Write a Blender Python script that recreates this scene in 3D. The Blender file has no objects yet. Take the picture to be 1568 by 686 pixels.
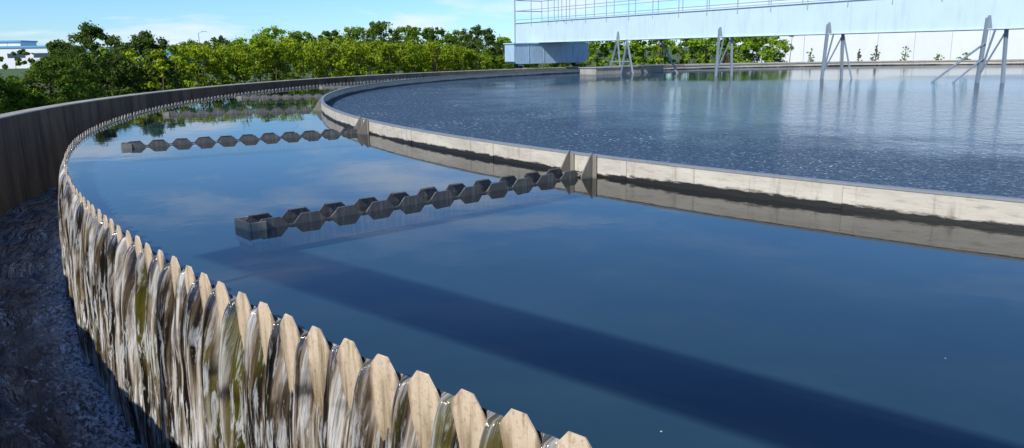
import bpy, math, random
import numpy as np
from mathutils import Matrix, Vector
rng=np.random.default_rng(7); random.seed(7)
sc=bpy.context.scene
COL=bpy.context.collection
# ---------------------------------------------------------------- constants (metres)
WC=(15.07,18.56); RW=22.38; RO=23.78; ZO=0.12
BC=(16.0,19.7); RB=20.2; ZB=0.115
ZW=-0.06; ZC=-1.26; GZ=-0.42
# ---------------------------------------------------------------- helpers
def link(o,parent=None):
    COL.objects.link(o)
    if parent: o.parent=parent
    return o
def mesh(name,v,f,mats=(),parent=None,smooth=False,mi=None):
    me=bpy.data.meshes.new(name); me.from_pydata([tuple(map(float,a)) for a in v],[],f); me.update()
    for m in mats: me.materials.append(m)
    if mi is not None: me.polygons.foreach_set('material_index',mi)
    if smooth: me.polygons.foreach_set('use_smooth',[True]*len(me.polygons))
    return link(bpy.data.objects.new(name,me),parent)
def empty(name):
    e=bpy.data.objects.new(name,None); return link(e)
class MB:
    def __init__(s): s.v=[];s.f=[]
    def add(s,v,f):
        n=len(s.v); s.v+= [tuple(a) for a in v]; s.f+=[tuple(i+n for i in q) for q in f]
    def box(s,c,ax,ay,az):
        c=np.array(c,float);ax,ay,az=map(lambda a:np.array(a,float),(ax,ay,az))
        v=[c+i*ax+j*ay+k*az for i in(-1,1) for j in(-1,1) for k in(-1,1)]
        s.add(v,[(0,1,3,2),(4,6,7,5),(0,4,5,1),(2,3,7,6),(0,2,6,4),(1,5,7,3)])
    def bar(s,p,q,w,h=None):
        p=np.array(p,float);q=np.array(q,float);d=q-p;L=np.linalg.norm(d);d/=L
        up=np.array((0,0,1.)) if abs(d[2])<.9 else np.array((1.,0,0))
        a=np.cross(d,up);a/=np.linalg.norm(a);b=np.cross(a,d)
        s.box((p+q)/2,d*L/2,a*w/2,b*(h or w)/2)
    def cyl(s,p,q,r0,r1=None,n=10):
        if r1 is None:r1=r0
        p=np.array(p,float);q=np.array(q,float);d=q-p;d/=np.linalg.norm(d)
        up=np.array((0,0,1.)) if abs(d[2])<.9 else np.array((1.,0,0))
        a=np.cross(d,up);a/=np.linalg.norm(a);b=np.cross(a,d)
        v=[];
        for c,r in((p,r0),(q,r1)):
            for i in range(n):
                t=2*math.pi*i/n; v.append(c+r*(a*math.cos(t)+b*math.sin(t)))
        f=[(i,(i+1)%n,n+(i+1)%n,n+i) for i in range(n)]+[tuple(range(n-1,-1,-1)),tuple(range(n,2*n))]
        s.add(v,f)
    def poly(s,pts,nrm,th):
        pts=[np.array(p,float) for p in pts];nrm=np.array(nrm,float)*th/2;n=len(pts)
        v=[p+nrm for p in pts]+[p-nrm for p in pts]
        s.add(v,[tuple(range(n)),tuple(range(2*n-1,n-1,-1))]+[(i,n+i,n+(i+1)%n,(i+1)%n) for i in range(n)])
    def obj(s,name,mats,parent=None,smooth=False): return mesh(name,s.v,s.f,mats,parent,smooth)
def revolve(name,c,prof,n,mats,a0=0,a1=2*math.pi,closed=True,smooth=True,parent=None,loop=False):
    full=abs(a1-a0-2*math.pi)<1e-6; v=[];f=[];uv=[]
    m=len(prof); cnt=n if full else n+1
    for i in range(cnt):
        a=a0+(a1-a0)*i/n
        for r,z in prof: v.append((c[0]+r*math.cos(a),c[1]+r*math.sin(a),z))
    L=[0]
    for j in range(1,m): L.append(L[-1]+math.dist(prof[j],prof[j-1]))
    rr=prof[0][0] or prof[-1][0]
    jm=m if loop else m-1
    for i in range(n):
        i2=(i+1)%cnt
        for j in range(jm):
            j2=(j+1)%m
            f.append((i*m+j,i2*m+j,i2*m+j2,i*m+j2))
            s0=rr*(a1-a0)*i/n;s1=rr*(a1-a0)*(i+1)/n
            l0=L[j];l1=L[j2] if j2 else L[j]+.1
            uv+=[s0,l0,s1,l0,s1,l1,s0,l1]
    o=mesh(name,v,f,mats,parent,False)
    u=o.data.uv_layers.new(name='UVMap');u.data.foreach_set('uv',uv)
    if smooth:
        o.data.polygons.foreach_set('use_smooth',[True]*len(f))
        try: o.data.set_sharp_from_angle(angle=math.radians(35))
        except Exception: pass
    return o
# ---------------------------------------------------------------- material helpers
class M:
    def __init__(s,name):
        s.m=bpy.data.materials.new(name);s.m.use_nodes=True;s.t=s.m.node_tree;s.t.nodes.clear()
        s.out=s.n('ShaderNodeOutputMaterial')
    def n(s,typ,**k):
        x=s.t.nodes.new(typ)
        for a,b in k.items(): setattr(x,a,b)
        return x
    def l(s,a,b): s.t.links.new(a,b)
    def co(s,kind='Object',scale=(1,1,1)):
        c=s.n('ShaderNodeTexCoord');mp=s.n('ShaderNodeMapping');mp.inputs['Scale'].default_value=scale
        s.l(c.outputs[kind],mp.inputs[0]);return mp.outputs[0]
    def noise(s,vec,sc=1,det=4,rough=.55,dist=0):
        x=s.n('ShaderNodeTexNoise');x.inputs['Scale'].default_value=sc;x.inputs['Detail'].default_value=det
        x.inputs['Roughness'].default_value=rough;x.inputs['Distortion'].default_value=dist;s.l(vec,x.inputs['Vector']);return x.outputs['Fac']
    def ramp(s,fac,stops,interp='LINEAR'):
        r=s.n('ShaderNodeValToRGB');e=r.color_ramp.elements;r.color_ramp.interpolation=interp
        while len(e)<len(stops): e.new(.5)
        for i,(p,c) in enumerate(stops):
            e[i].position=p; e[i].color=(c,c,c,1) if isinstance(c,(int,float)) else (*c,1)
        s.l(fac,r.inputs[0]);return r.outputs[0]
    def rng(s,v,a,b,c=0,d=1,smooth=False):
        x=s.n('ShaderNodeMapRange')
        if smooth: x.interpolation_type='SMOOTHSTEP'
        for i,k in enumerate((a,b,c,d)): x.inputs[i+1].default_value=k
        s.l(v,x.inputs[0]);return x.outputs[0]
    def mix(s,f,a,b,mode='MIX'):
        x=s.n('ShaderNodeMix',data_type='RGBA',blend_type=mode)
        for i,v in((0,f),(6,a),(7,b)):
            if hasattr(v,'is_output'): s.l(v,x.inputs[i])
            elif i==0: x.inputs[0].default_value=v
            else: x.inputs[i].default_value=(*v,1)
        return x.outputs[2]
    def math(s,op,a,b=0,c=None,clamp=False):
        x=s.n('ShaderNodeMath',operation=op,use_clamp=clamp)
        for i,v in enumerate((a,b,c)):
            if v is None: continue
            if hasattr(v,'is_output'): s.l(v,x.inputs[i])
            else: x.inputs[i].default_value=v
        return x.outputs[0]
    def bump(s,h,st=.3,d=.02,nrm=None):
        b=s.n('ShaderNodeBump');b.inputs['Strength'].default_value=st if not hasattr(st,'is_output') else 1
        if hasattr(st,'is_output'): s.l(st,b.inputs['Strength'])
        b.inputs['Distance'].default_value=d;s.l(h,b.inputs['Height'])
        if nrm: s.l(nrm,b.inputs['Normal'])
        return b.outputs[0]
    def schlick(s,nr):
        g=s.n('ShaderNodeNewGeometry');d=s.n('ShaderNodeVectorMath',operation='DOT_PRODUCT');s.l(g.outputs['Incoming'],d.inputs[0]);s.l(nr,d.inputs[1])
        c=s.math('ABSOLUTE',d.outputs['Value']);q=s.math('SUBTRACT',1,c,clamp=True);p=s.math('POWER',q,5)
        return s.math('ADD',s.math('MULTIPLY',p,.98),.02,clamp=True)
    def pbr(s,col,rough=.6,metal=0,nrm=None,spec=.5,trans=None):
        p=s.n('ShaderNodeBsdfPrincipled')
        for k,v in(('Base Color',col),('Roughness',rough),('Metallic',metal),('Specular IOR Level',spec)):
            if hasattr(v,'is_output'): s.l(v,p.inputs[k])
            else: p.inputs[k].default_value=(*v,1) if k=='Base Color' else v
        if nrm: s.l(nrm,p.inputs['Normal'])
        s.l(p.outputs[0],s.out.inputs[0]);return p
# ---------------------------------------------------------------- materials
def m_concrete(name,c1,c2,stain=(.03,.025,.018),amount=.5,sc=1.0):
    m=M(name);v=m.co('Object');n1=m.noise(v,.9*sc,6,.6);n2=m.noise(v,14*sc,5,.65)
    vs=m.co('Object',(3,3,.35));n3=m.noise(vs,1.2*sc,5,.6)
    c=m.mix(m.ramp(n1,[(.35,0),(.65,1)]),c1,c2)
    c=m.mix(m.math('MULTIPLY',m.ramp(n3,[(.42,0),(.7,1)]),amount),c,stain)
    c=m.mix(m.math('MULTIPLY',m.ramp(n2,[(.5,0),(.75,1)]),.35),c,tuple(x*.45 for x in c1))
    m.pbr(c,.88,0,m.bump(n2,.5,.02));return m.m
MAT_CONC=m_concrete('concrete',(.30,.28,.24),(.42,.40,.35),amount=.35)
MAT_CONC_DARK=m_concrete('wet_stained_concrete',(.085,.062,.038),(.16,.12,.07),(.016,.012,.008),.9)
MAT_CONC_FAR=m_concrete('sunlit_pale_concrete',(.36,.35,.32),(.48,.47,.43),(.12,.10,.07),amount=.6)  # lighter copy for the arc facing the sun, light put into the colour
MAT_CONC_MID=m_concrete('half_lit_weathered_concrete',(.16,.14,.11),(.24,.21,.16),(.04,.03,.02),amount=.6)  # mid copy: moderate light on the wall arc put into the colour
def m_plate():
    m=M('weir_plate_plastic');v=m.co('Object');n=m.noise(v,9,5,.6);n2=m.noise(v,60,4,.7);vs=m.co('UV',(22,2,1));n3=m.noise(vs,1,5,.6)
    c=m.mix(m.ramp(n,[(.35,0),(.7,1)]),(.70,.56,.40),(.58,.45,.30))
    c=m.mix(m.ramp(n3,[(.50,0),(.68,.8)]),c,(.16,.11,.05))
    c=m.mix(m.ramp(n2,[(.54,0),(.72,.65)]),c,(.2,.14,.08))
    uv=m.n('ShaderNodeTexCoord');sp=m.n('ShaderNodeSeparateXYZ');m.l(uv.outputs['UV'],sp.inputs[0])
    low=m.rng(sp.outputs[1],-.05,-.30)
    c=m.mix(m.math('MULTIPLY',low,m.ramp(n3,[(.35,.25),(.6,1)])),c,(.10,.075,.03))
    fx=m.math('ABSOLUTE',m.math('SUBTRACT',m.math('FRACT',m.math('ADD',m.math('DIVIDE',sp.outputs[0],22.38*2*math.pi/683),.5)),.5))
    ed=m.math('ADD',fx,m.math('MULTIPLY',m.math('SUBTRACT',n,.5),.25))
    c=m.mix(m.rng(ed,.26,.40,0,.85),c,(.11,.075,.035))
    m.pbr(c,.38,0,m.bump(n2,.25,.004));return m.m
MAT_PLATE=m_plate()
def m_overflow():
    m=M('overflowing_water')
    a=m.noise(m.co('UV',(24,.9,1)),1,4,.6,.25); b=m.noise(m.co('UV',(8,.8,1)),1,3,.6,.3)
    d=m.noise(m.co('UV',(60,4.5,1)),1,5,.7,.5); e=m.noise(m.co('UV',(4.5,3,1)),1.6,3,.5)
    col=m.ramp(a,[(.30,(.004,.004,.004)),(.43,(.018,.014,.010)),(.49,(.11,.08,.05)),(.54,(.30,.25,.19)),(.60,(.54,.52,.48)),(.68,(.10,.085,.07)),(.78,(.02,.018,.015))])
    col=m.mix(m.ramp(b,[(.54,0),(.62,.8)]),col,(.095,.085,.012))
    col=m.mix(m.ramp(e,[(.52,0),(.66,.85)]),col,(.010,.008,.007))
    uv=m.n('ShaderNodeTexCoord');sp=m.n('ShaderNodeSeparateXYZ');m.l(uv.outputs['UV'],sp.inputs[0])
    fall=m.ramp(sp.outputs[1],[(.06,.25),(.9,.9)])
    col=m.mix(m.math('MULTIPLY',fall,m.ramp(d,[(.51,0),(.60,1)])),col,(.72,.74,.76))
    h=m.math('ADD',m.math('MULTIPLY',a,1.0),m.math('MULTIPLY',d,.35))
    m.pbr(col,.10,0,m.bump(h,.8,.03),spec=1.0);return m.m
MAT_OVER=m_overflow()
def m_water(name,inner):
    m=M(name);v=m.co('Object')
    if inner:
        fine=m.noise(v,11,3,.65);mid=m.noise(v,2.2,2,.5);big=m.noise(v,.16,2,.5);med=m.noise(v,.7,4,.65)
        sep=m.n('ShaderNodeSeparateXYZ');m.l(v,sep.inputs[0])
        wob=m.math('ADD',sep.outputs[1],m.math('MULTIPLY',m.math('SUBTRACT',big,.5),14))
        cm=m.rng(wob,16,26,.36,.02)
        h=m.math('ADD',fine,m.math('MULTIPLY',mid,.8))
        nr=m.bump(h,cm,.04)
        cv=m.n('ShaderNodeVectorMath',operation='SUBTRACT');m.l(v,cv.inputs[0]);cv.inputs[1].default_value=(BC[0],BC[1],0)
        fl=m.n('ShaderNodeVectorMath',operation='MULTIPLY');m.l(cv.outputs[0],fl.inputs[0]);fl.inputs[1].default_value=(1,1,0)
        ln=m.n('ShaderNodeVectorMath',operation='LENGTH');m.l(fl.outputs[0],ln.inputs[0])
        rr=m.math('ADD',ln.outputs['Value'],m.math('MULTIPLY',m.math('SUBTRACT',med,.5),6))
        cov=m.rng(rr,14.6,18.2,0,.90,True)
        cov=m.math('MULTIPLY',cov,m.rng(sep.outputs[1],22,34,1,.35))
        gran=m.noise(v,15,3,.8)
        cov=m.math('MULTIPLY',cov,m.ramp(gran,[(.36,.40),(.52,1)]),clamp=True)
    else:
        fine=m.noise(v,5,3,.5);mid=m.noise(v,.7,3,.5)
        h=m.math('ADD',m.math('MULTIPLY',fine,.2),mid);nr=m.bump(h,.10,.02)
    fr=m.schlick(nr)
    gl=m.n('ShaderNodeBsdfGlossy');gl.inputs['Roughness'].default_value=.02;m.l(nr,gl.inputs['Normal'])
    if inner:
        tr=m.n('ShaderNodeBsdfDiffuse');tr.inputs[0].default_value=(.04,.09,.14,1)
    else:
        tr=m.n('ShaderNodeBsdfTransparent');tr.inputs[0].default_value=(.88,.96,.98,1)
    mx=m.n('ShaderNodeMixShader');m.l(fr,mx.inputs[0]);m.l(tr.outputs[0],mx.inputs[1]);m.l(gl.outputs[0],mx.inputs[2])
    base=mx.outputs[0]
    if inner:
        fd=m.n('ShaderNodeBsdfDiffuse');fc=m.ramp(gran,[(.38,(.018,.038,.072)),(.56,(.042,.075,.125)),(.70,(.28,.34,.42))]);m.l(fc,fd.inputs[0]);m.l(nr,fd.inputs['Normal'])
        fm=m.n('ShaderNodeMixShader');m.l(cov,fm.inputs[0]);m.l(base,fm.inputs[1]);m.l(fd.outputs[0],fm.inputs[2]);base=fm.outputs[0]
    vo=m.n('ShaderNodeTexVoronoi');vo.inputs['Scale'].default_value=11 if inner else 3.2;m.l(v,vo.inputs['Vector'])
    vn=m.noise(v,.6 if inner else .35,2,.5)
    th=.20 if inner else .028
    dots=m.math('LESS_THAN',vo.outputs['Distance'],m.math('MULTIPLY',m.ramp(vn,[(.36,0),(.7,1)]),th))
    df=m.n('ShaderNodeBsdfDiffuse');df.inputs[0].default_value=(.5,.5,.48,1) if not inner else (.46,.53,.60,1)
    m2=m.n('ShaderNodeMixShader');m.l(dots,m2.inputs[0]);m.l(base,m2.inputs[1]);m.l(df.outputs[0],m2.inputs[2])
    m.l(m2.outputs[0],m.out.inputs[0]);return m.m
MAT_WATER=m_water('still_water',False);MAT_WATER_IN=m_water('rippled_water',True)
def m_murk():
    m=M('murky_depth');n=m.noise(m.co('Object'),.5,5,.6)
    m.pbr(m.mix(m.ramp(n,[(.35,0),(.65,1)]),(.022,.050,.078),(.032,.066,.094)),1,0,spec=0);return m.m
MAT_MURK=m_murk()
def m_channel():
    m=M('channel_water');v=m.co('UV',(1,2.2,1));a=m.noise(v,3.2,5,.62,.8);b=m.noise(v,1.1,3,.55,.6);s=m.noise(m.co('UV',(14,34,1)),1,5,.75,.5)
    uv=m.n('ShaderNodeTexCoord');sp=m.n('ShaderNodeSeparateXYZ');m.l(uv.outputs['UV'],sp.inputs[0])
    near=m.ramp(sp.outputs[1],[(.0,1),(.18,.75),(.45,0)])
    foam_glint=m.math('MULTIPLY',near,m.ramp(s,[(.42,0),(.56,1)]))
    foam_glint=m.math('ADD',foam_glint,m.math('MULTIPLY',m.ramp(a,[(.52,0),(.62,1)]),m.ramp(s,[(.50,0),(.60,.7)])),clamp=True)  # specks out on the channel paint sky glints into the water colour
    c=m.mix(foam_glint,(.008,.014,.032),(.66,.76,.92))
    h=m.math('ADD',m.math('ADD',a,m.math('MULTIPLY',b,1.6)),m.math('MULTIPLY',s,.12))
    m.pbr(c,.06,0,m.bump(h,1,.16),spec=1);return m.m
MAT_CHAN=m_channel()
def m_paint(name,c,dirt=(.25,.2,.15),amt=.3,rough=.45,sc=1.):
    m=M(name);v=m.co('Object');n=m.noise(v,1.3*sc,6,.65);n2=m.noise(m.co('Object',(4,4,.5)),1.5*sc,5,.6)
    k=m.math('MULTIPLY',m.ramp(n2,[(.5,0),(.75,1)]),amt)
    col=m.mix(k,c,dirt);col=m.mix(m.ramp(n,[(.4,0),(.7,.25)]),col,tuple(x*.75 for x in c))
    m.pbr(col,rough,0,m.bump(n,.05,.01));return m.m
MAT_BRIDGE=m_paint('pale_blue_steel_paint',(.50,.63,.70),(.28,.29,.28),amt=.3)
MAT_CARR=m_paint('weathered_blue_paint',(.36,.52,.66),(.14,.13,.12),.6,.5,2)
MAT_GALV=m_paint('galvanised_steel',(.32,.38,.44),(.2,.2,.2),.3,.4)
MAT_FLANGE=m_paint('flange_steel',(.22,.23,.23),(.12,.10,.08),.5,.4,2)
MAT_LEG=m_paint('leg_steel_paint',(.20,.25,.30),(.10,.09,.08),.5,.45)
MAT_RUBBER=m_paint('rubber',(.03,.03,.03),amt=.2,rough=.8)
MAT_WHITE=m_paint('white_cladding',(.80,.81,.82),(.6,.6,.58),.2,.5,.3)
MAT_BLUE=m_paint('blue_cladding',(.15,.38,.62),amt=.1)
MAT_GLASS=m_paint('dark_glazing',(.04,.07,.10),amt=.05,rough=.15)
def m_baffle():
    m=M('scum_baffle_plate');n=m.noise(m.co('UV',(1.3,5,1)),1,6,.65);n2=m.noise(m.co('UV',(7,30,1)),1,5,.7);big=m.noise(m.co('UV',(.6,1,1)),1,3,.5);dr=m.noise(m.co('UV',(16,1.2,1)),1,4,.6)
    c=m.mix(m.ramp(n,[(.38,0),(.66,1)]),(.54,.49,.40),(.40,.36,.29))
    c=m.mix(m.math('MULTIPLY',m.ramp(n2,[(.52,0),(.68,1)]),.45),c,(.2,.16,.11))
    c=m.mix(m.ramp(dr,[(.60,0),(.70,.55)]),c,(.16,.12,.08))
    g=m.n('ShaderNodeNewGeometry');sp=m.n('ShaderNodeSeparateXYZ');m.l(g.outputs['Position'],sp.inputs[0])
    z=m.math('ADD',sp.outputs[2],m.math('MULTIPLY',m.math('SUBTRACT',n2,.5),-.07))
    z=m.math('ADD',z,m.math('MULTIPLY',m.math('SUBTRACT',big,.5),-.09))
    c=m.mix(m.rng(z,-.028,-.014,1,0),c,(.012,.010,.007))
    m.pbr(c,.5,0,m.bump(n2,.4,.01));return m.m
MAT_BAFFLE=m_baffle()
MAT_DARK=m_paint('dark_grey_plastic',(.085,.082,.078),(.26,.24,.19),.75,.5,6)
MAT_BRACK=m_paint('bracket_steel',(.20,.18,.15),(.36,.32,.25),.6,.5,6)
MAT_DARKL=m_paint('stained_grey_plastic',(.24,.22,.18),(.08,.07,.05),.5,.6,8)
def m_leaf(name,c1,c2,c3):
    m=M(name);g=m.n('ShaderNodeNewGeometry');v=m.co('Object');n=m.noise(v,.9,2,.6)
    c=m.mix(g.outputs['Random Per Island'],c1,c2);c=m.mix(m.ramp(n,[(.42,0),(.62,.8)]),c,c3)
    d=m.n('ShaderNodeBsdfDiffuse');m.l(c,d.inputs[0])
    t=m.n('ShaderNodeBsdfTranslucent');m.l(m.mix(.4,c,(.22,.34,.02)),t.inputs[0])
    x=m.n('ShaderNodeMixShader');x.inputs[0].default_value=.28;m.l(d.outputs[0],x.inputs[1]);m.l(t.outputs[0],x.inputs[2]);m.l(x.outputs[0],m.out.inputs[0]);return m.m
LEAF_PINE=m_leaf('pine_needles',(.055,.095,.022),(.11,.155,.035),(.035,.06,.02))
LEAF_DARK=m_leaf('dark_foliage',(.08,.135,.020),(.13,.20,.03),(.05,.09,.02))
LEAF_MID=m_leaf('mid_foliage',(.13,.22,.022),(.20,.30,.03),(.09,.16,.02))
LEAF_LIGHT=m_leaf('bright_foliage',(.20,.34,.025),(.29,.44,.035),(.15,.26,.025))
LEAF_HEDGE=m_leaf('hedge_foliage',(.20,.28,.016),(.34,.40,.03),(.14,.22,.016))
MAT_BARK=m_paint('bark',(.13,.09,.06),(.05,.04,.03),.6,.9,5)
def m_grass():
    m=M('grass_ground');v=m.co('Object');a=m.noise(v,.15,5,.6);b=m.noise(v,9,5,.7)
    c=m.mix(a,(.05,.10,.02),(.09,.13,.03));c=m.mix(m.ramp(b,[(.4,0),(.7,.5)]),c,(.03,.05,.012));m.pbr(c,.95,0,m.bump(b,.6,.05));return m.m
MAT_GRASS=m_grass()
# ---------------------------------------------------------------- ground (one sheet with the tank's hole in it)
revolve('ground',WC,[(RO+.28,GZ),(40,GZ),(90,GZ),(400,GZ),(4000,GZ)],128,[MAT_GRASS])
# ---------------------------------------------------------------- outer tank wall
ch=.015
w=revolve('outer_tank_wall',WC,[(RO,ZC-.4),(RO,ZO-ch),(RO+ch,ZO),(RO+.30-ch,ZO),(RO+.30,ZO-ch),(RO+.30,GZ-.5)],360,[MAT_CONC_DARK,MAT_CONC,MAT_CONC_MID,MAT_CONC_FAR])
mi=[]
for i in range(360): mi+=[3 if i<104 or i>300 else (2 if i<152 else 0),1,1,1,1]  # wall tone set by angle: paler arcs carry sunlight in their colour
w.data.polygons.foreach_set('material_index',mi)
# ---------------------------------------------------------------- launder channel
revolve('channel_floor',WC,[(RW-.1,ZC-.35),(RO+.02,ZC-.35)],180,[MAT_CONC_DARK])
def chan():
    a0,a1=math.radians(140),math.radians(238);na,nr=900,26;v=[];f=[];uv=[]
    A=np.linspace(a0,a1,na+1);R=np.linspace(RW+.02,RO+.01,nr+1)
    ph=rng.uniform(0,6.28,(10,));kx=rng.uniform(-9,9,(10,));ky=rng.uniform(-9,9,(10,))
    for a in A:
        for r in R:
            x=WC[0]+r*math.cos(a);y=WC[1]+r*math.sin(a)
            z=ZC+.010*sum(math.sin(kx[i]*x+ky[i]*y+ph[i]) for i in range(10))+.06*math.exp(-(r-RW)/.14)*abs(math.sin(kx[0]*x*1.3+ky[1]*y))
            v.append((x,y,z))
    for i in range(na):
        for j in range(nr):
            k=i*(nr+1)+j;f.append((k,k+nr+1,k+nr+2,k+1))
            s0=i*.043;s1=s0+.043;r0=R[j]-RW;r1=R[j+1]-RW
            uv+=[s0,r0,s1,r0,s1,r1,s0,r1]
    o=mesh('channel_water',v,f,[MAT_CHAN],None,True);o.data.uv_layers.new(name='UVMap').data.foreach_set('uv',uv)
    revolve('channel_water_rest',WC,[(RW+.02,ZC),(RW+.6,ZC),(RO+.01,ZC)],200,[MAT_CHAN],a1-2*math.pi,a0,parent=o)
chan()
# ---------------------------------------------------------------- weir: concrete backing + V-notch plates
revolve('weir_backing_wall',WC,[(RW-.10,ZC-.3),(RW-.10,-.16),(RW-.012,-.16),(RW-.012,ZC-.3)],360,[MAT_CONC_DARK])
NT=683;DA=2*math.pi/NT;PITCH=RW*DA
def weir():
    v=[];f=[]
    prof=[(-.5,-.120),(-.32,-.046),(-.13,0.0),(.13,0.0),(.32,-.046),(.5,-.120)]
    zb=-.48
    for i in range(NT):
        jt=random.uniform(-.0045,.0045);jr=random.uniform(-.003,.003)
        lean=random.uniform(-.004,.005);ju=random.uniform(-.02,.02)
        for side in(0,1):
            R=RW+jr-(.006 if side else 0)
            for u,z in prof:
                k=abs(u)<.4
                a=(i+u+(ju if k else 0))*DA;rr=R+(lean if k else 0)
                v.append((WC[0]+rr*math.cos(a),WC[1]+rr*math.sin(a),z+(jt+random.uniform(-.002,.002) if k else 0)))
            for u in(.5,-.5):
                a=(i+u)*DA;v.append((WC[0]+R*math.cos(a),WC[1]+R*math.sin(a),zb))
        b=i*16
        f.append(tuple(b+k for k in range(8)));f.append(tuple(b+8+k for k in range(7,-1,-1)))
        for k in range(5): f.append((b+k,b+8+k,b+9+k,b+k+1))
    o=mesh('v_notch_weir',v,f,[MAT_PLATE])
    vl=np.zeros(len(o.data.loops),dtype=np.int32);o.data.loops.foreach_get('vertex_index',vl)
    V=np.array(v);U=np.zeros((len(vl),2));an=np.arctan2(V[:,1]-WC[1],V[:,0]-WC[0])%(2*math.pi)
    U[:,0]=an[vl]*RW;U[:,1]=V[vl,2]
    o.data.uv_layers.new(name='UVMap').data.foreach_set('uv',U.ravel())
weir()
def overflow():
    a0=math.radians(158);a1=math.radians(236)
    i0=int(a0/DA);i1=int(a1/DA);nc=24;zs=np.concatenate([[-.052,-.058,-.066,-.076,-.09,-.11,-.135],np.linspace(-.17,ZC-.03,26)])
    cols=(i1-i0)*nc;v=np.zeros((cols+1,len(zs),3));nz=len(zs)
    cx=np.arange(cols+1)/nc
    K=i1-i0+2
    wv=rng.uniform(.7,1.25,K);am=rng.uniform(.7,1.4,K);sk=rng.uniform(-.09,.09,K);sp=rng.uniform(.6,1.4,K)
    def n1(x,k):
        xi=np.floor(x).astype(int);t=x-xi;t=t*t*(3-2*t);return k[xi%len(k)]*(1-t)+k[(xi+1)%len(k)]*t
    k1=rng.uniform(-1,1,4096);k2=rng.uniform(-1,1,4096)
    for jz,z in enumerate(zs):
        d=-.052-z
        cell=np.floor(cx).astype(int)%K
        off=(cx-np.floor(cx)-.5)-sk[cell]*min(1,d*3)
        hw=(.12+.42*min(d,.9)**.9*sp[cell])*wv[cell]
        bell=np.exp(-np.abs(off/hw)**2.4)
        amp=(.010+.050*(1-math.exp(-d/.06))+.03*min(1,d))*am[cell]
        if d<.004: amp=amp*0-.02
        low=min(1,max(0,(d-.14)/.22))
        o=-.030+low*.036+bell*(amp+.018-low*.02)
        ridge=n1(cx*6+z*.8,k1)*.010+n1(cx*13+z*1.1+7,k2)*.010+n1(cx*2.3+z*1.2,k2)*.016*min(1,d*2)
        ridge=ridge+n1(cx*3.1+50,k1)*n1(np.full_like(cx,z*7.+3),k2)*.010
        o=o+ridge*min(1,d*5+.1)
        for c in range(cols+1):
            a=(i0+cx[c])*DA;r=RW+.004+o[c]
            v[c,jz]=(WC[0]+r*math.cos(a),WC[1]+r*math.sin(a),z)
    V=v.reshape(-1,3);f=[];uv=[]
    for c in range(cols):
        s0=c*PITCH/nc;s1=s0+PITCH/nc
        for j in range(nz-1):
            k=c*nz+j;f.append((k,k+1,k+nz+1,k+nz))
            z0=-zs[j];z1=-zs[j+1];uv+=[s0,z0,s0,z1,s1,z1,s1,z0]
    o=mesh('overflowing_water',V.tolist(),f,[MAT_OVER],None,True)
    o.data.uv_layers.new(name='UVMap').data.foreach_set('uv',uv)
    revolve('overflowing_water_rest',WC,[(RW+.03,-.12),(RW+.05,ZC)],300,[MAT_OVER],a1-2*math.pi,a0,parent=o)
overflow()
# ---------------------------------------------------------------- water of the clarifier
def disc(name,c,R,z,mat,n=240,parent=None):
    return revolve(name,c,[(.01,z),(R*.33,z),(R*.66,z),(R,z)],n,[mat],smooth=False,parent=parent)
revolve('tank_depth',WC,[(.01,-.24),(RW-.09,-.24)],200,[MAT_MURK],smooth=False)
def outer_water():
    n=480;v=[];f=[]
    for i in range(n):
        a=2*math.pi*i/n;ca,sa=math.cos(a),math.sin(a)
        v.append((BC[0]+(RB+.008)*ca,BC[1]+(RB+.008)*sa,ZW))
        dx,dy=BC[0]-WC[0],BC[1]-WC[1];b=dx*ca+dy*sa;R=RW-.004
        t=-b+math.sqrt(b*b-(dx*dx+dy*dy-R*R));v.append((BC[0]+t*ca,BC[1]+t*sa,ZW))
    for i in range(n):
        j=(i+1)%n;f.append((2*i,2*i+1,2*j+1,2*j))
    mesh('outer_ring_water',v,f,[MAT_WATER])
outer_water()
disc('inner_basin_water',BC,RB-.008,ZW+.0,MAT_WATER_IN)
# ---------------------------------------------------------------- scum baffle ring
bf=empty('scum_baffle')
revolve('plate',BC,[(RB-.006,-.25),(RB-.006,ZB),(RB+.006,ZB),(RB+.006,-.25)],420,[MAT_BAFFLE],parent=bf)
revolve('top_flange',BC,[(RB-.045,ZB-.016),(RB-.045,ZB+.004),(RB+.012,ZB+.004),(RB+.012,ZB-.010),(RB+.0075,ZB-.010)],420,[MAT_FLANGE],parent=bf)
jb=MB()
for i in range(72):
    a=2*math.pi*(i+.35)/72;r=np.array((math.cos(a),math.sin(a),0));t=np.array((-math.sin(a),math.cos(a),0));c=np.array((*BC,0))+r*(RB+.010)
    jb.box(c+np.array((0,0,.02)),r*.003,t*.03,(0,0,.078))
jb.obj('joint_straps',[MAT_BAFFLE],bf)
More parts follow.
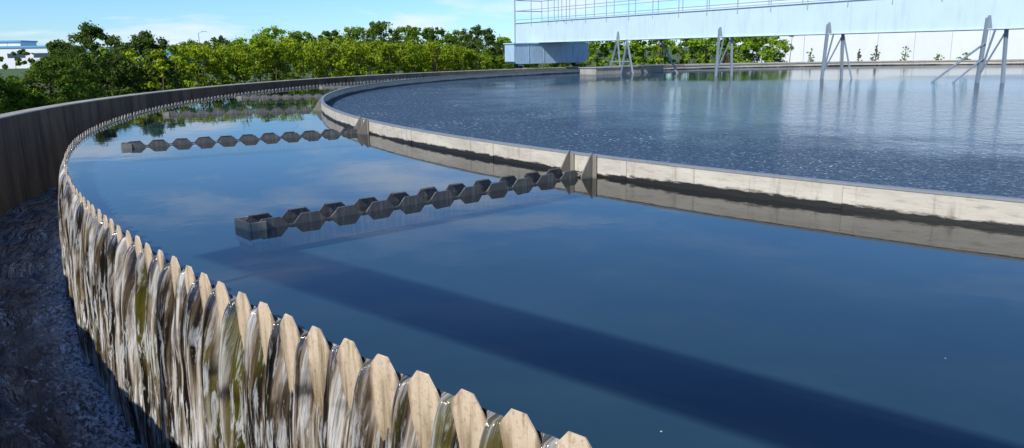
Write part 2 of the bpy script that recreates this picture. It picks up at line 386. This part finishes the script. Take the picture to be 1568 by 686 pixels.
# ---------------------------------------------------------------- skimmer troughs with trapezoid teeth
def trough(ang,full=True):
    e=empty('notched_scum_trough')
    a=math.radians(ang);r=np.array((math.cos(a),math.sin(a),0));t=np.array((-r[1],r[0],0));c=np.array((*BC,0.))
    dx,dy=BC[0]-WC[0],BC[1]-WC[1];b=dx*r[0]+dy*r[1];R=RW-.55
    tmax=-b+math.sqrt(b*b-(dx*dx+dy*dy-R*R));r1=min(23.2,tmax);r0=RB+.06
    n=int((r1-r0)/.262);r0=r1-n*.262
    mb=MB();zt=ZW+.062;zn=ZW+.006;zb=ZW-.14
    for side in(-.095,.095):
        pts=[(r0,zn)]
        for k in range(n):
            s=r0+k*.262
            for dxx,z in((.012,zn),(.065,zt),(.185,zt),(.240,zn)):
                xx=s+dxx+random.uniform(-.003,.003)
                if xx<r1-.002: pts.append((xx,z+random.uniform(-.003,.003)))
        pts.append((r1,zn))
        for (xa,za),(xb,zc_) in zip(pts[:-1],pts[1:]):
            P=[c+r*xa+t*side+np.array((0,0,zb)),c+r*xb+t*side+np.array((0,0,zb)),c+r*xb+t*side+np.array((0,0,zc_)),c+r*xa+t*side+np.array((0,0,za))]
            mb.poly(P,t,.010)
        for k in range(n):
            s=r0+k*.262
            if s+.175<r1: mb.box(c+r*(s+.125)+t*(side+(.012 if side<0 else -.012))+np.array((0,0,zt-.004)),r*.054,t*.009,(0,0,.0025))
    mb.obj('toothed_sides',[MAT_DARK],e)
    m2=MB()
    m2.box(c+r*(r1+.008)+np.array((0,0,ZW-.015)),r*.006,t*.115,(0,0,.070))
    for s in(-.108,.108): m2.box(c+r*(r1-.05)+t*s+np.array((0,0,ZW-.01)),r*.048,t*.006,(0,0,.062))
    m2.obj('end_cap',[MAT_DARKL],e)
    m3=MB()
    m3.box(c+r*(r0+r1)/2+np.array((0,0,ZW-.13)),r*(r1-r0)/2,t*.085,(0,0,.005))
    m3.obj('floor_plate',[MAT_DARK],e)
    g=MB()
    for s in(-.135,.135):
        o=c+t*s
        P=[o+r*(RB+.013)+np.array((0,0,-.08)),o+r*(RB+.15)+np.array((0,0,-.075)),o+r*(RB+.15)+np.array((0,0,-.045)),o+r*(RB+.03)+np.array((0,0,ZB+.022)),o+r*(RB+.013)+np.array((0,0,ZB+.022))]
        g.poly(P,t,.010)
        g.box(o+r*(RB+.016)+t*.028+np.array((0,0,.02)),r*.003,t*.022,(0,0,.10))
    g.box(c+r*(RB+.10)+np.array((0,0,-.045)),r*.06,t*.125,(0,0,.005))
    g.obj('bracket_gussets',[MAT_BRACK],e)
for k in range(-1,7): trough(220.4-13.2*k)
# ---------------------------------------------------------------- bridge
br=empty('rotating_scraper_bridge')
ud=np.array((.534,-.845,0));vd=np.array((.845,.534,0));P0=np.array((1.96,39.3,0));Z=np.array((0,0,1.))
def B(t,o,z): return P0+ud*t+vd*o+Z*z
T0,T1=-1.75,34;zb0,zt0=1.33,2.33
g=MB()
for s in(-1,1):
    g.box(B((T0+T1)/2,s*.8,(zb0+zt0)/2),ud*(T1-T0)/2,vd*.012,Z*(.5-.02))
    g.box(B((T0+T1)/2,s*.77,zb0+.01),ud*(T1-T0)/2,vd*.09,Z*.0095)
    g.box(B((T0+T1)/2,s*.77,zt0-.01),ud*(T1-T0)/2,vd*.09,Z*.0095)
    t=T0+.3
    while t<T1: 
        g.box(B(t,s*.77,(zb0+zt0)/2),ud*.006,vd*.016,Z*.46);t+=2.4
    t=T0+4.2
    while t<T1:
        g.box(B(t,s*.815,(zb0+zt0)/2),ud*.05,vd*.003,Z*.465);t+=6
g.box(B(T0-.006,0,(zb0+zt0)/2),ud*.005,vd*.79,Z*.48)
g.obj('girders',[MAT_BRIDGE],br)
g=MB();g.box(B((T0+T1)/2,0,zt0-.06),ud*(T1-T0)/2,vd*.67,Z*.02)
for k in range(18): g.box(B(T0+.6+k*2,0,zb0+.12),ud*.04,vd*.75,Z*.06)
g.obj('walkway_deck',[MAT_GALV],br)
g=MB()
for s in(-.82,.82):
    zz=zt0
    for h,r in((1.1,.022),(.58,.014),(.14,.014)): g.cyl(B(T0,s,zz+h),B(T1,s,zz+h),r,n=8)
    t=T0
    while t<T1: g.cyl(B(t,s,zz-.2),B(t,s,zz+1.1),.019,n=8);t+=1.45
g.cyl(B(T0-.05,-.82,zb0),B(T0-.05,-.82,zt0+1.7),.03,n=8)
for h in(1.1,.58): g.cyl(B(T0,-.82,zt0+h),B(T0,.82,zt0+h),.022,n=8)
for t in(1.9,2.5,3.1): g.cyl(B(t,-1.0,zt0),B(t,-1.0,zt0+1.55),.018,n=8)
g.cyl(B(1.9,-1.0,zt0+1.5),B(3.1,-1.0,zt0+1.5),.018,n=8)
g.obj('handrails',[MAT_GALV],br)
g=MB()
c=B(-.1,0,.80)
hl,hw,hh=2.25,.42,.47
g.poly([c+vd*a+Z*b for a,b in [(-hl,-hh*.75),(-hl*.93,-hh),(hl*.93,-hh),(hl,-hh*.6),(hl,hh),(-hl,hh)]],ud,hw*2)
for a in(-1.4,-.5,.4,1.3):
    g.box(c+vd*a+ud*(hw+.008),vd*.02,ud*.006,Z*hh*.85)
    g.box(c+vd*a-ud*(hw+.008),vd*.02,ud*.006,Z*hh*.85)
g.box(c+Z*(hh+.03),vd*(hl+.05),ud*(hw+.05),Z*.028)
g.obj('end_carriage',[MAT_CARR],br)
g=MB()
for a in(-1.75,1.75):
    cc=B(-.1,a,ZO+.19)
    g.cyl(cc-ud*.12,cc+ud*.12,.185,n=24)
g.obj('wheels',[MAT_RUBBER],br)
g=MB()
for a in(-1.75,1.75):
    cc=B(-.1,a,ZO+.19);g.cyl(cc-ud*.16,cc+ud*.16,.07,n=12)
    for s in(-.19,.19): g.box(cc+ud*s+Z*.1,vd*.12,ud*.01,Z*.18)
g.obj('wheel_forks',[MAT_CARR],br)
g=MB()
for i,t in enumerate((6.4,12.1,16.6,21.4,26.5)):
    n=-.84
    zl=ZW-.15
    if i==0:
        for a,b in((-.1,-.75),(-.1,.15),(.5,.1),(.5,.95)): g.bar(B(t+a,n,zb0+.02),B(t+b,n,-.2),.065)
        g.bar(B(t-.9,n+1.2,zb0),B(t-1.0,n+1.2,-.2),.06)
        g.bar(B(t+1.0,n+1.4,zb0),B(t+2.2,n+1.4,-.2),.06)
        g.bar(B(t-.55,n,.45),B(t+.75,n,.45),.04)
    else:
        g.bar(B(t-.12,n,zb0+.3),B(t-.22,n,zl),.085)
        g.bar(B(t+.25,n+.25,zb0+.02),B(t+.32,n+.25,zl),.075)
        g.bar(B(t+.1,n,zb0+.02),B(t-.15,n,.25),.04)
        g.bar(B(t+.25,n+.2,zb0-.1),B(t-.18,n,.15),.035)
        if i==3:
            g.bar(B(t-.1,n-.05,zb0-.35),B(t-1.55,n-.1,-.2),.045)
            g.bar(B(t-.1,n-.05,zb0-.75),B(t-.95,n-.1,-.2),.04)
        if i==2: g.bar(B(t+.3,n+.2,zb0),B(t+.75,n+.2,-.2),.04)
    g.poly([B(t-.20,n-.0,zb0-.02),B(t+.02,n-.0,zb0-.02),B(t-.06,n-.0,zb0+.36),B(t-.12,n-.0,zb0+.36)],vd,.03)
g.obj('scraper_support_legs',[MAT_LEG],br)
g=MB()
c=B(6.0,-.3,.06);g.box(c,vd*1.9,ud*.55,Z*.14);g.box(c+Z*.155,vd*1.95,ud*.6,Z*.013)
g.obj('scum_hopper',[MAT_CONC])
# ---------------------------------------------------------------- rack added out of view to cast the shade band on the water
pr=empty('unseen_shadow_rack')
pa=np.array((-4.25,1.86,3.0));pb=np.array((.9,-2.65,3.0));pd=(pb-pa)/np.linalg.norm(pb-pa);pn=np.array((-pd[1],pd[0],0))
g=MB()
for o_,r_ in((-.22,.016),(-.15,.026),(-.075,.032),(0,.036),(.075,.032),(.15,.026),(.22,.016)): g.cyl(pa+pn*o_,pb+pn*o_,r_,n=14)
g.obj('shadow_pipes',[MAT_GALV],pr,True)
g=MB()
for s in(.10,.92):
    q=pa+(pb-pa)*s
    g.bar(q-pn*.45-Z*.07,q+pn*.26-Z*.07,.04)
    g.bar(q-pn*.42-Z*.08,q-pn*.42-Z*3.5,.06)
g.obj('shadow_rack_posts',[MAT_GALV],pr)
# ---------------------------------------------------------------- foliage
def leafmesh(name,P,N,size,mat,parent):
    n=len(P);N=N/np.maximum(np.linalg.norm(N,axis=1,keepdims=True),1e-6)
    R=rng.normal(size=(n,3));T=np.cross(N,R);T/=np.maximum(np.linalg.norm(T,axis=1,keepdims=True),1e-6);Bt=np.cross(N,T)
    s=(size*rng.uniform(.5,1.3,(n,1)))
    q=np.stack([P-T*s,P-Bt*s*.6+N*s*.1,P+T*s,P+Bt*s*.6+N*s*.1],1).reshape(-1,3)
    me=bpy.data.meshes.new(name);me.vertices.add(4*n);me.vertices.foreach_set('co',q.ravel())
    me.loops.add(4*n);me.loops.foreach_set('vertex_index',np.arange(4*n,dtype=np.int32))
    me.polygons.add(n);me.polygons.foreach_set('loop_start',np.arange(0,4*n,4,dtype=np.int32))
    me.update(calc_edges=True);me.materials.append(mat)
    return link(bpy.data.objects.new(name,me),parent)
def clumpleaves(C,rad,per,flat=.75):
    k=len(C);D=rng.normal(size=(k*per,3));D/=np.linalg.norm(D,axis=1,keepdims=True)
    rr=np.repeat(rad,per)[:,None]*(.55+.32*np.abs(rng.normal(size=(k*per,1))))*rng.uniform(.5,1,(k*per,1))
    A=np.repeat(rng.uniform(.6,1.5,(k,3)),per,axis=0)*np.array((1,1,flat))
    P=np.repeat(C,per,axis=0)+D*rr*A
    N=D+rng.normal(size=D.shape)*.55+np.array((0,0,.35))
    return P,N
def tree(name,x,y,top,width,leaf,size=.075,kind='broad',base=GZ,nc=None,per=70,trunk0=.12,cr=(.08,.17)):
    e=empty(name);H=top-base
    zlo=base+H*trunk0
    nc=nc or 46
    C=[];tries=0
    lean=rng.uniform(-.08,.08,2)*width
    p1,p2,p3=rng.uniform(0,6,3)
    while len(C)<nc and tries<9000:
        tries+=1
        h=rng.uniform(0,1)
        if kind=='cone': w=.5*width*(1-h)**.8+.03
        elif kind=='pine': w=.5*width*(.75+.25*math.sin(h*3.1+.4))*(1.0 if h<.6 else max(.12,1.0-((h-.6)/.42)**1.6*.85))*(1+.16*math.sin(h*11+p1))
        else: w=.5*width*(1.0 if h<.5 else max(.12,math.sqrt(max(0,1-((h-.5)/.52)**2))))*(1+.10*math.sin(h*9+p3))
        a=rng.uniform(0,6.283);q=math.sqrt(rng.uniform(.02,1))*w*(1+.18*math.sin(3*a+p1)+.14*math.sin(5*a+p2+h*6))
        C.append((x+q*math.cos(a)+lean[0]*h,y+q*math.sin(a)+lean[1]*h,zlo+h*(H*(1-trunk0)*.93)))
    C=np.array(C);hh=(C[:,2]-zlo)/(top-zlo)
    rad=width*rng.uniform(cr[0],cr[1],len(C))*(1.15-.5*hh)
    P,N=clumpleaves(C,rad,per)
    leafmesh('foliage',P,N,size,leaf,e)
    mb=MB();r=H*.028+.01
    pts=[np.array((x,y,base-.1))]
    for k in range(1,6): pts.append(np.array((x+lean[0]*k/5+rng.uniform(-.03,.03)*H*.3,y+lean[1]*k/5,base+H*.16*k)))
    for k in range(5): mb.cyl(pts[k],pts[k+1],r*(1-.17*k),r*(1-.17*(k+1)),8)
    for c in C[rng.permutation(len(C))[:22]]:
        k=int(min(4,max(0,(c[2]-base)/H/.16-1)));mb.cyl(pts[k]*.5+pts[k+1]*.5,c,r*.35,r*.08,5)
    mb.obj('trunk_and_limbs',[MAT_BARK],e)
    return e
def at(px,depth): return ((px-784)/1176*depth,(depth-.23)/.975)
for px,d,top,w,leaf,kind in (
 (152,30,2.35,2.4,LEAF_PINE,'pine'),(100,34,1.8,1.9,LEAF_DARK,'pine'),(232,29,1.95,2.2,LEAF_PINE,'pine'),(196,34,1.5,1.4,LEAF_DARK,'broad'),
 (80,20,1.05,1.7,LEAF_DARK,'broad'),(22,19,.50,1.2,LEAF_MID,'broad'),(-25,18,.9,1.4,LEAF_DARK,'broad'),(125,23,1.15,1.3,LEAF_DARK,'broad'),(180,26,1.1,1.5,LEAF_PINE,'broad'),(250,27,1.1,1.1,LEAF_DARK,'broad')):
    x,y=at(px,d);tree('pine_tree' if kind=='pine' else 'deciduous_tree',x,y,top,w,leaf,.044 if d<25 else .058,kind,per=75,nc=105,trunk0=.10,cr=(.09,.17))
for px,d,top,w,leaf,kind in (
 (300,60,2.1,3.4,LEAF_MID,'broad'),(345,62,2.5,3.4,LEAF_DARK,'broad'),(385,58,2.3,3.0,LEAF_LIGHT,'broad'),(425,62,3.2,3.8,LEAF_LIGHT,'broad'),(470,63,2.8,3.6,LEAF_MID,'broad'),
 (510,60,2.8,3.4,LEAF_DARK,'broad'),(548,64,3.3,3.9,LEAF_MID,'broad'),(592,60,3.5,3.7,LEAF_DARK,'broad'),(634,64,3.2,3.7,LEAF_MID,'broad'),(672,62,3.0,3.5,LEAF_DARK,'broad'),
 (704,60,2.6,3.0,LEAF_MID,'broad'),(738,56,2.9,3.6,LEAF_PINE,'broad'),(776,64,2.1,2.4,LEAF_LIGHT,'broad')):
    x,y=at(px,d);tree('pine_tree' if leaf is LEAF_PINE else 'deciduous_tree',x,y,top,w,leaf,.09,kind,per=60,nc=115,trunk0=.04,cr=(.07,.16))
def mass(name,poly,tops,thick,leaf,size,n,lumps=.25):
    poly=np.array(poly,float);seg=np.linalg.norm(np.diff(poly,axis=0),axis=1);L=np.concatenate([[0],np.cumsum(seg)])
    k=n//90;s=rng.uniform(0,L[-1],k);cx=np.interp(s,L,poly[:,0]);cy=np.interp(s,L,poly[:,1]);tp=np.interp(s,L,tops)
    a=rng.uniform(-.5,.5,k)*thick;b=rng.uniform(-.5,.5,k)*thick
    hz=rng.uniform(0,1,k)**.7
    tp=tp+lumps*.5*np.sin(s*1.7+1)+lumps*.5*np.sin(s*4.1)
    C=np.stack([cx+a,cy+b,GZ+hz*(tp-GZ-.12)],1);P,N=clumpleaves(C,rng.uniform(.16,.42,k),90)
    e=empty(name);leafmesh('foliage',P,N,size,leaf,e)
    mb=MB()
    for i in range(0,k,6):
        mb.cyl((C[i,0],C[i,1],GZ-.05),(C[i,0]+.1,C[i,1],max(GZ+.2,C[i,2])),.03,.012,5)
    mb.obj('stems',[MAT_BARK],e)
mass('hedge',[(-12.6,27.5),(-10.5,31),(-7.5,37),(-4.6,42),(-2.2,45.5)],[1.2,1.55,1.65,1.45,1.0],2.4,LEAF_HEDGE,.062,60000,.14)
mass('hedge',[(-1.5,47),(2,50),(5,52)],[.8,.9,1.2],2.0,LEAF_MID,.075,10000,.2)
mass('distant_trees',[(3.5,56),(8,55),(13,54),(18.8,54.5)],[2.0,2.2,2.2,2.1],2.6,LEAF_LIGHT,.09,46000,.35)
mass('distant_trees',[(-70,95),(-40,100),(-10,104),(10,100)],[2.0,2.4,2.2,2.0],4,LEAF_DARK,.2,14000,.5)
for px,d,top,w,leaf,kind in((1245,50,.9,.5,LEAF_MID,'broad'),(1343,50,1.0,.8,LEAF_PINE,'cone'),(1318,50,.8,.35,LEAF_DARK,'cone'),(1389,50,.95,.55,LEAF_LIGHT,'broad'),(1482,50,.45,.7,LEAF_MID,'broad'),(1440,50,.35,.5,LEAF_LIGHT,'broad')):
    x,y=at(px,d);tree('fir_sapling' if kind=='cone' else 'young_tree',x,y,top,w,leaf,.045,kind,per=20,nc=26)
# ---------------------------------------------------------------- buildings
def hall(name,c,ax,L,W,z0,z1,body,trim,bays,wins=True):
    e=empty(name);ax=np.array((*ax,0.));ax/=np.linalg.norm(ax);ay=np.array((-ax[1],ax[0],0));c=np.array((*c,0.))
    g=MB();g.box(c+Z*(z0+z1)/2,ax*L/2,ay*W/2,Z*(z1-z0)/2)
    g.obj('walls',[body],e)
    g=MB();g.box(c+Z*(z1+.12),ax*(L/2+.15),ay*(W/2+.15),Z*.118);g.obj('roof_edge',[trim],e)
    g=MB()
    for i in range(bays):
        p=c-ax*(L/2)*(1-2*(i+.5)/bays)-ay*(W/2+.012)
        if wins: g.box(p+Z*(z0+(z1-z0)*.62),ax*(L/bays*.34),ay*.01,Z*(z1-z0)*.11)
        else: g.box(p+ax*L/bays/2+Z*(z0+z1)/2,ax*.012,ay*.01,Z*(z1-z0)*.47)
    g.obj('windows' if wins else 'panel_joints',[MAT_GLASS if wins else MAT_GALV],e)
x,y=at(1500,64);hall('white_storage_hall',(x+4.1,y+3),(1,-.04),42.5,6,GZ,2.7,MAT_WHITE,MAT_GALV,14,False)
x,y=at(10,110);hall('factory_building',(x-6,y),(1,.15),30,12,GZ,2.35,MAT_WHITE,MAT_BLUE,9)
x,y=at(50,112);hall('factory_annex',(x,y-4),(1,.15),5,5,2.6,3.1,MAT_WHITE,MAT_BLUE,3,False)
x,y=at(240,95);hall('warehouse',(x,y+2),(1,.05),9.5,8,GZ,2.15,MAT_BLUE,MAT_WHITE,4)
x,y=at(313,70);e=empty('street_lamp');g=MB();g.cyl((x,y,GZ),(x,y,2.95),.05,.03,8);g.cyl((x,y,2.95),(x+.35,y,3.05),.03,.02,8);g.box((x+.5,y,3.06),(.22,0,0),(0,.07,0),(0,0,.03));g.obj('pole_and_head',[MAT_GALV],e)
# ---------------------------------------------------------------- light
EL=math.radians(40);az=np.array((-.62,-.785))
wd=bpy.data.worlds.new('World');sc.world=wd;wd.use_nodes=True;nt=wd.node_tree;nt.nodes.clear()
def N(t): return nt.nodes.new(t)
def lk(a,b): nt.links.new(a,b)
sky=N('ShaderNodeTexSky');sky.sky_type='NISHITA';sky.sun_disc=False;sky.sun_elevation=EL;sky.sun_rotation=math.atan2(az[0],az[1]);sky.air_density=1.0;sky.dust_density=.2;sky.ozone_density=3;sky.altitude=500
tint=N('ShaderNodeMix');tint.data_type='RGBA';tint.blend_type='MULTIPLY';tint.inputs[0].default_value=1;lk(sky.outputs[0],tint.inputs[6]);tint.inputs[7].default_value=(.66,.98,1.36,1)
tc=N('ShaderNodeTexCoord');mp=N('ShaderNodeMapping');mp.inputs['Scale'].default_value=(1.6,1.6,10);lk(tc.outputs['Generated'],mp.inputs[0])
no=N('ShaderNodeTexNoise');no.inputs['Scale'].default_value=2.6;no.inputs['Detail'].default_value=8;no.inputs['Roughness'].default_value=.58;no.inputs['Distortion'].default_value=.3;lk(mp.outputs[0],no.inputs['Vector'])
rp=N('ShaderNodeValToRGB');rp.color_ramp.elements[0].position=.48;rp.color_ramp.elements[1].position=.66;rp.color_ramp.elements[1].color=(.95,.95,.95,1);lk(no.outputs['Fac'],rp.inputs[0])
sp=N('ShaderNodeSeparateXYZ');lk(tc.outputs['Generated'],sp.inputs[0])
mr=N('ShaderNodeMapRange');mr.inputs[1].default_value=.08;mr.inputs[2].default_value=.30;mr.inputs[3].default_value=1;mr.inputs[4].default_value=.05;lk(sp.outputs[2],mr.inputs[0])
mm=N('ShaderNodeMath');mm.operation='MULTIPLY';lk(rp.outputs[0],mm.inputs[0]);lk(mr.outputs[0],mm.inputs[1])
mx=N('ShaderNodeMix');mx.data_type='RGBA';lk(mm.outputs[0],mx.inputs[0]);lk(tint.outputs[2],mx.inputs[6]);mx.inputs[7].default_value=(7.6,8.2,9,1)
bg=N('ShaderNodeBackground');bg.inputs[1].default_value=.12;lk(mx.outputs[2],bg.inputs[0]);ow=N('ShaderNodeOutputWorld');lk(bg.outputs[0],ow.inputs[0])
sd=bpy.data.lights.new('sun','SUN');sd.energy=5.0;sd.angle=math.radians(.6);sd.color=(1,.95,.86);so=link(bpy.data.objects.new('sun',sd))
dv=Vector((az[0]*math.cos(EL),az[1]*math.cos(EL),math.sin(EL)));so.rotation_euler=dv.to_track_quat('Z','Y').to_euler()
# ---------------------------------------------------------------- camera
cd=bpy.data.cameras.new('camera');cd.sensor_width=36;cd.lens=1176.476/1568*36;cd.clip_end=9000;cd.clip_start=.05
co=link(bpy.data.objects.new('camera',cd));co.matrix_world=Matrix.Translation((0,0,1))@Matrix.Rotation(math.pi/2-.2228,4,'X')@Matrix.Rotation(-.0161,4,'Z')
sc.camera=co
sc.view_settings.view_transform='Standard';sc.view_settings.look='None';sc.view_settings.exposure=0
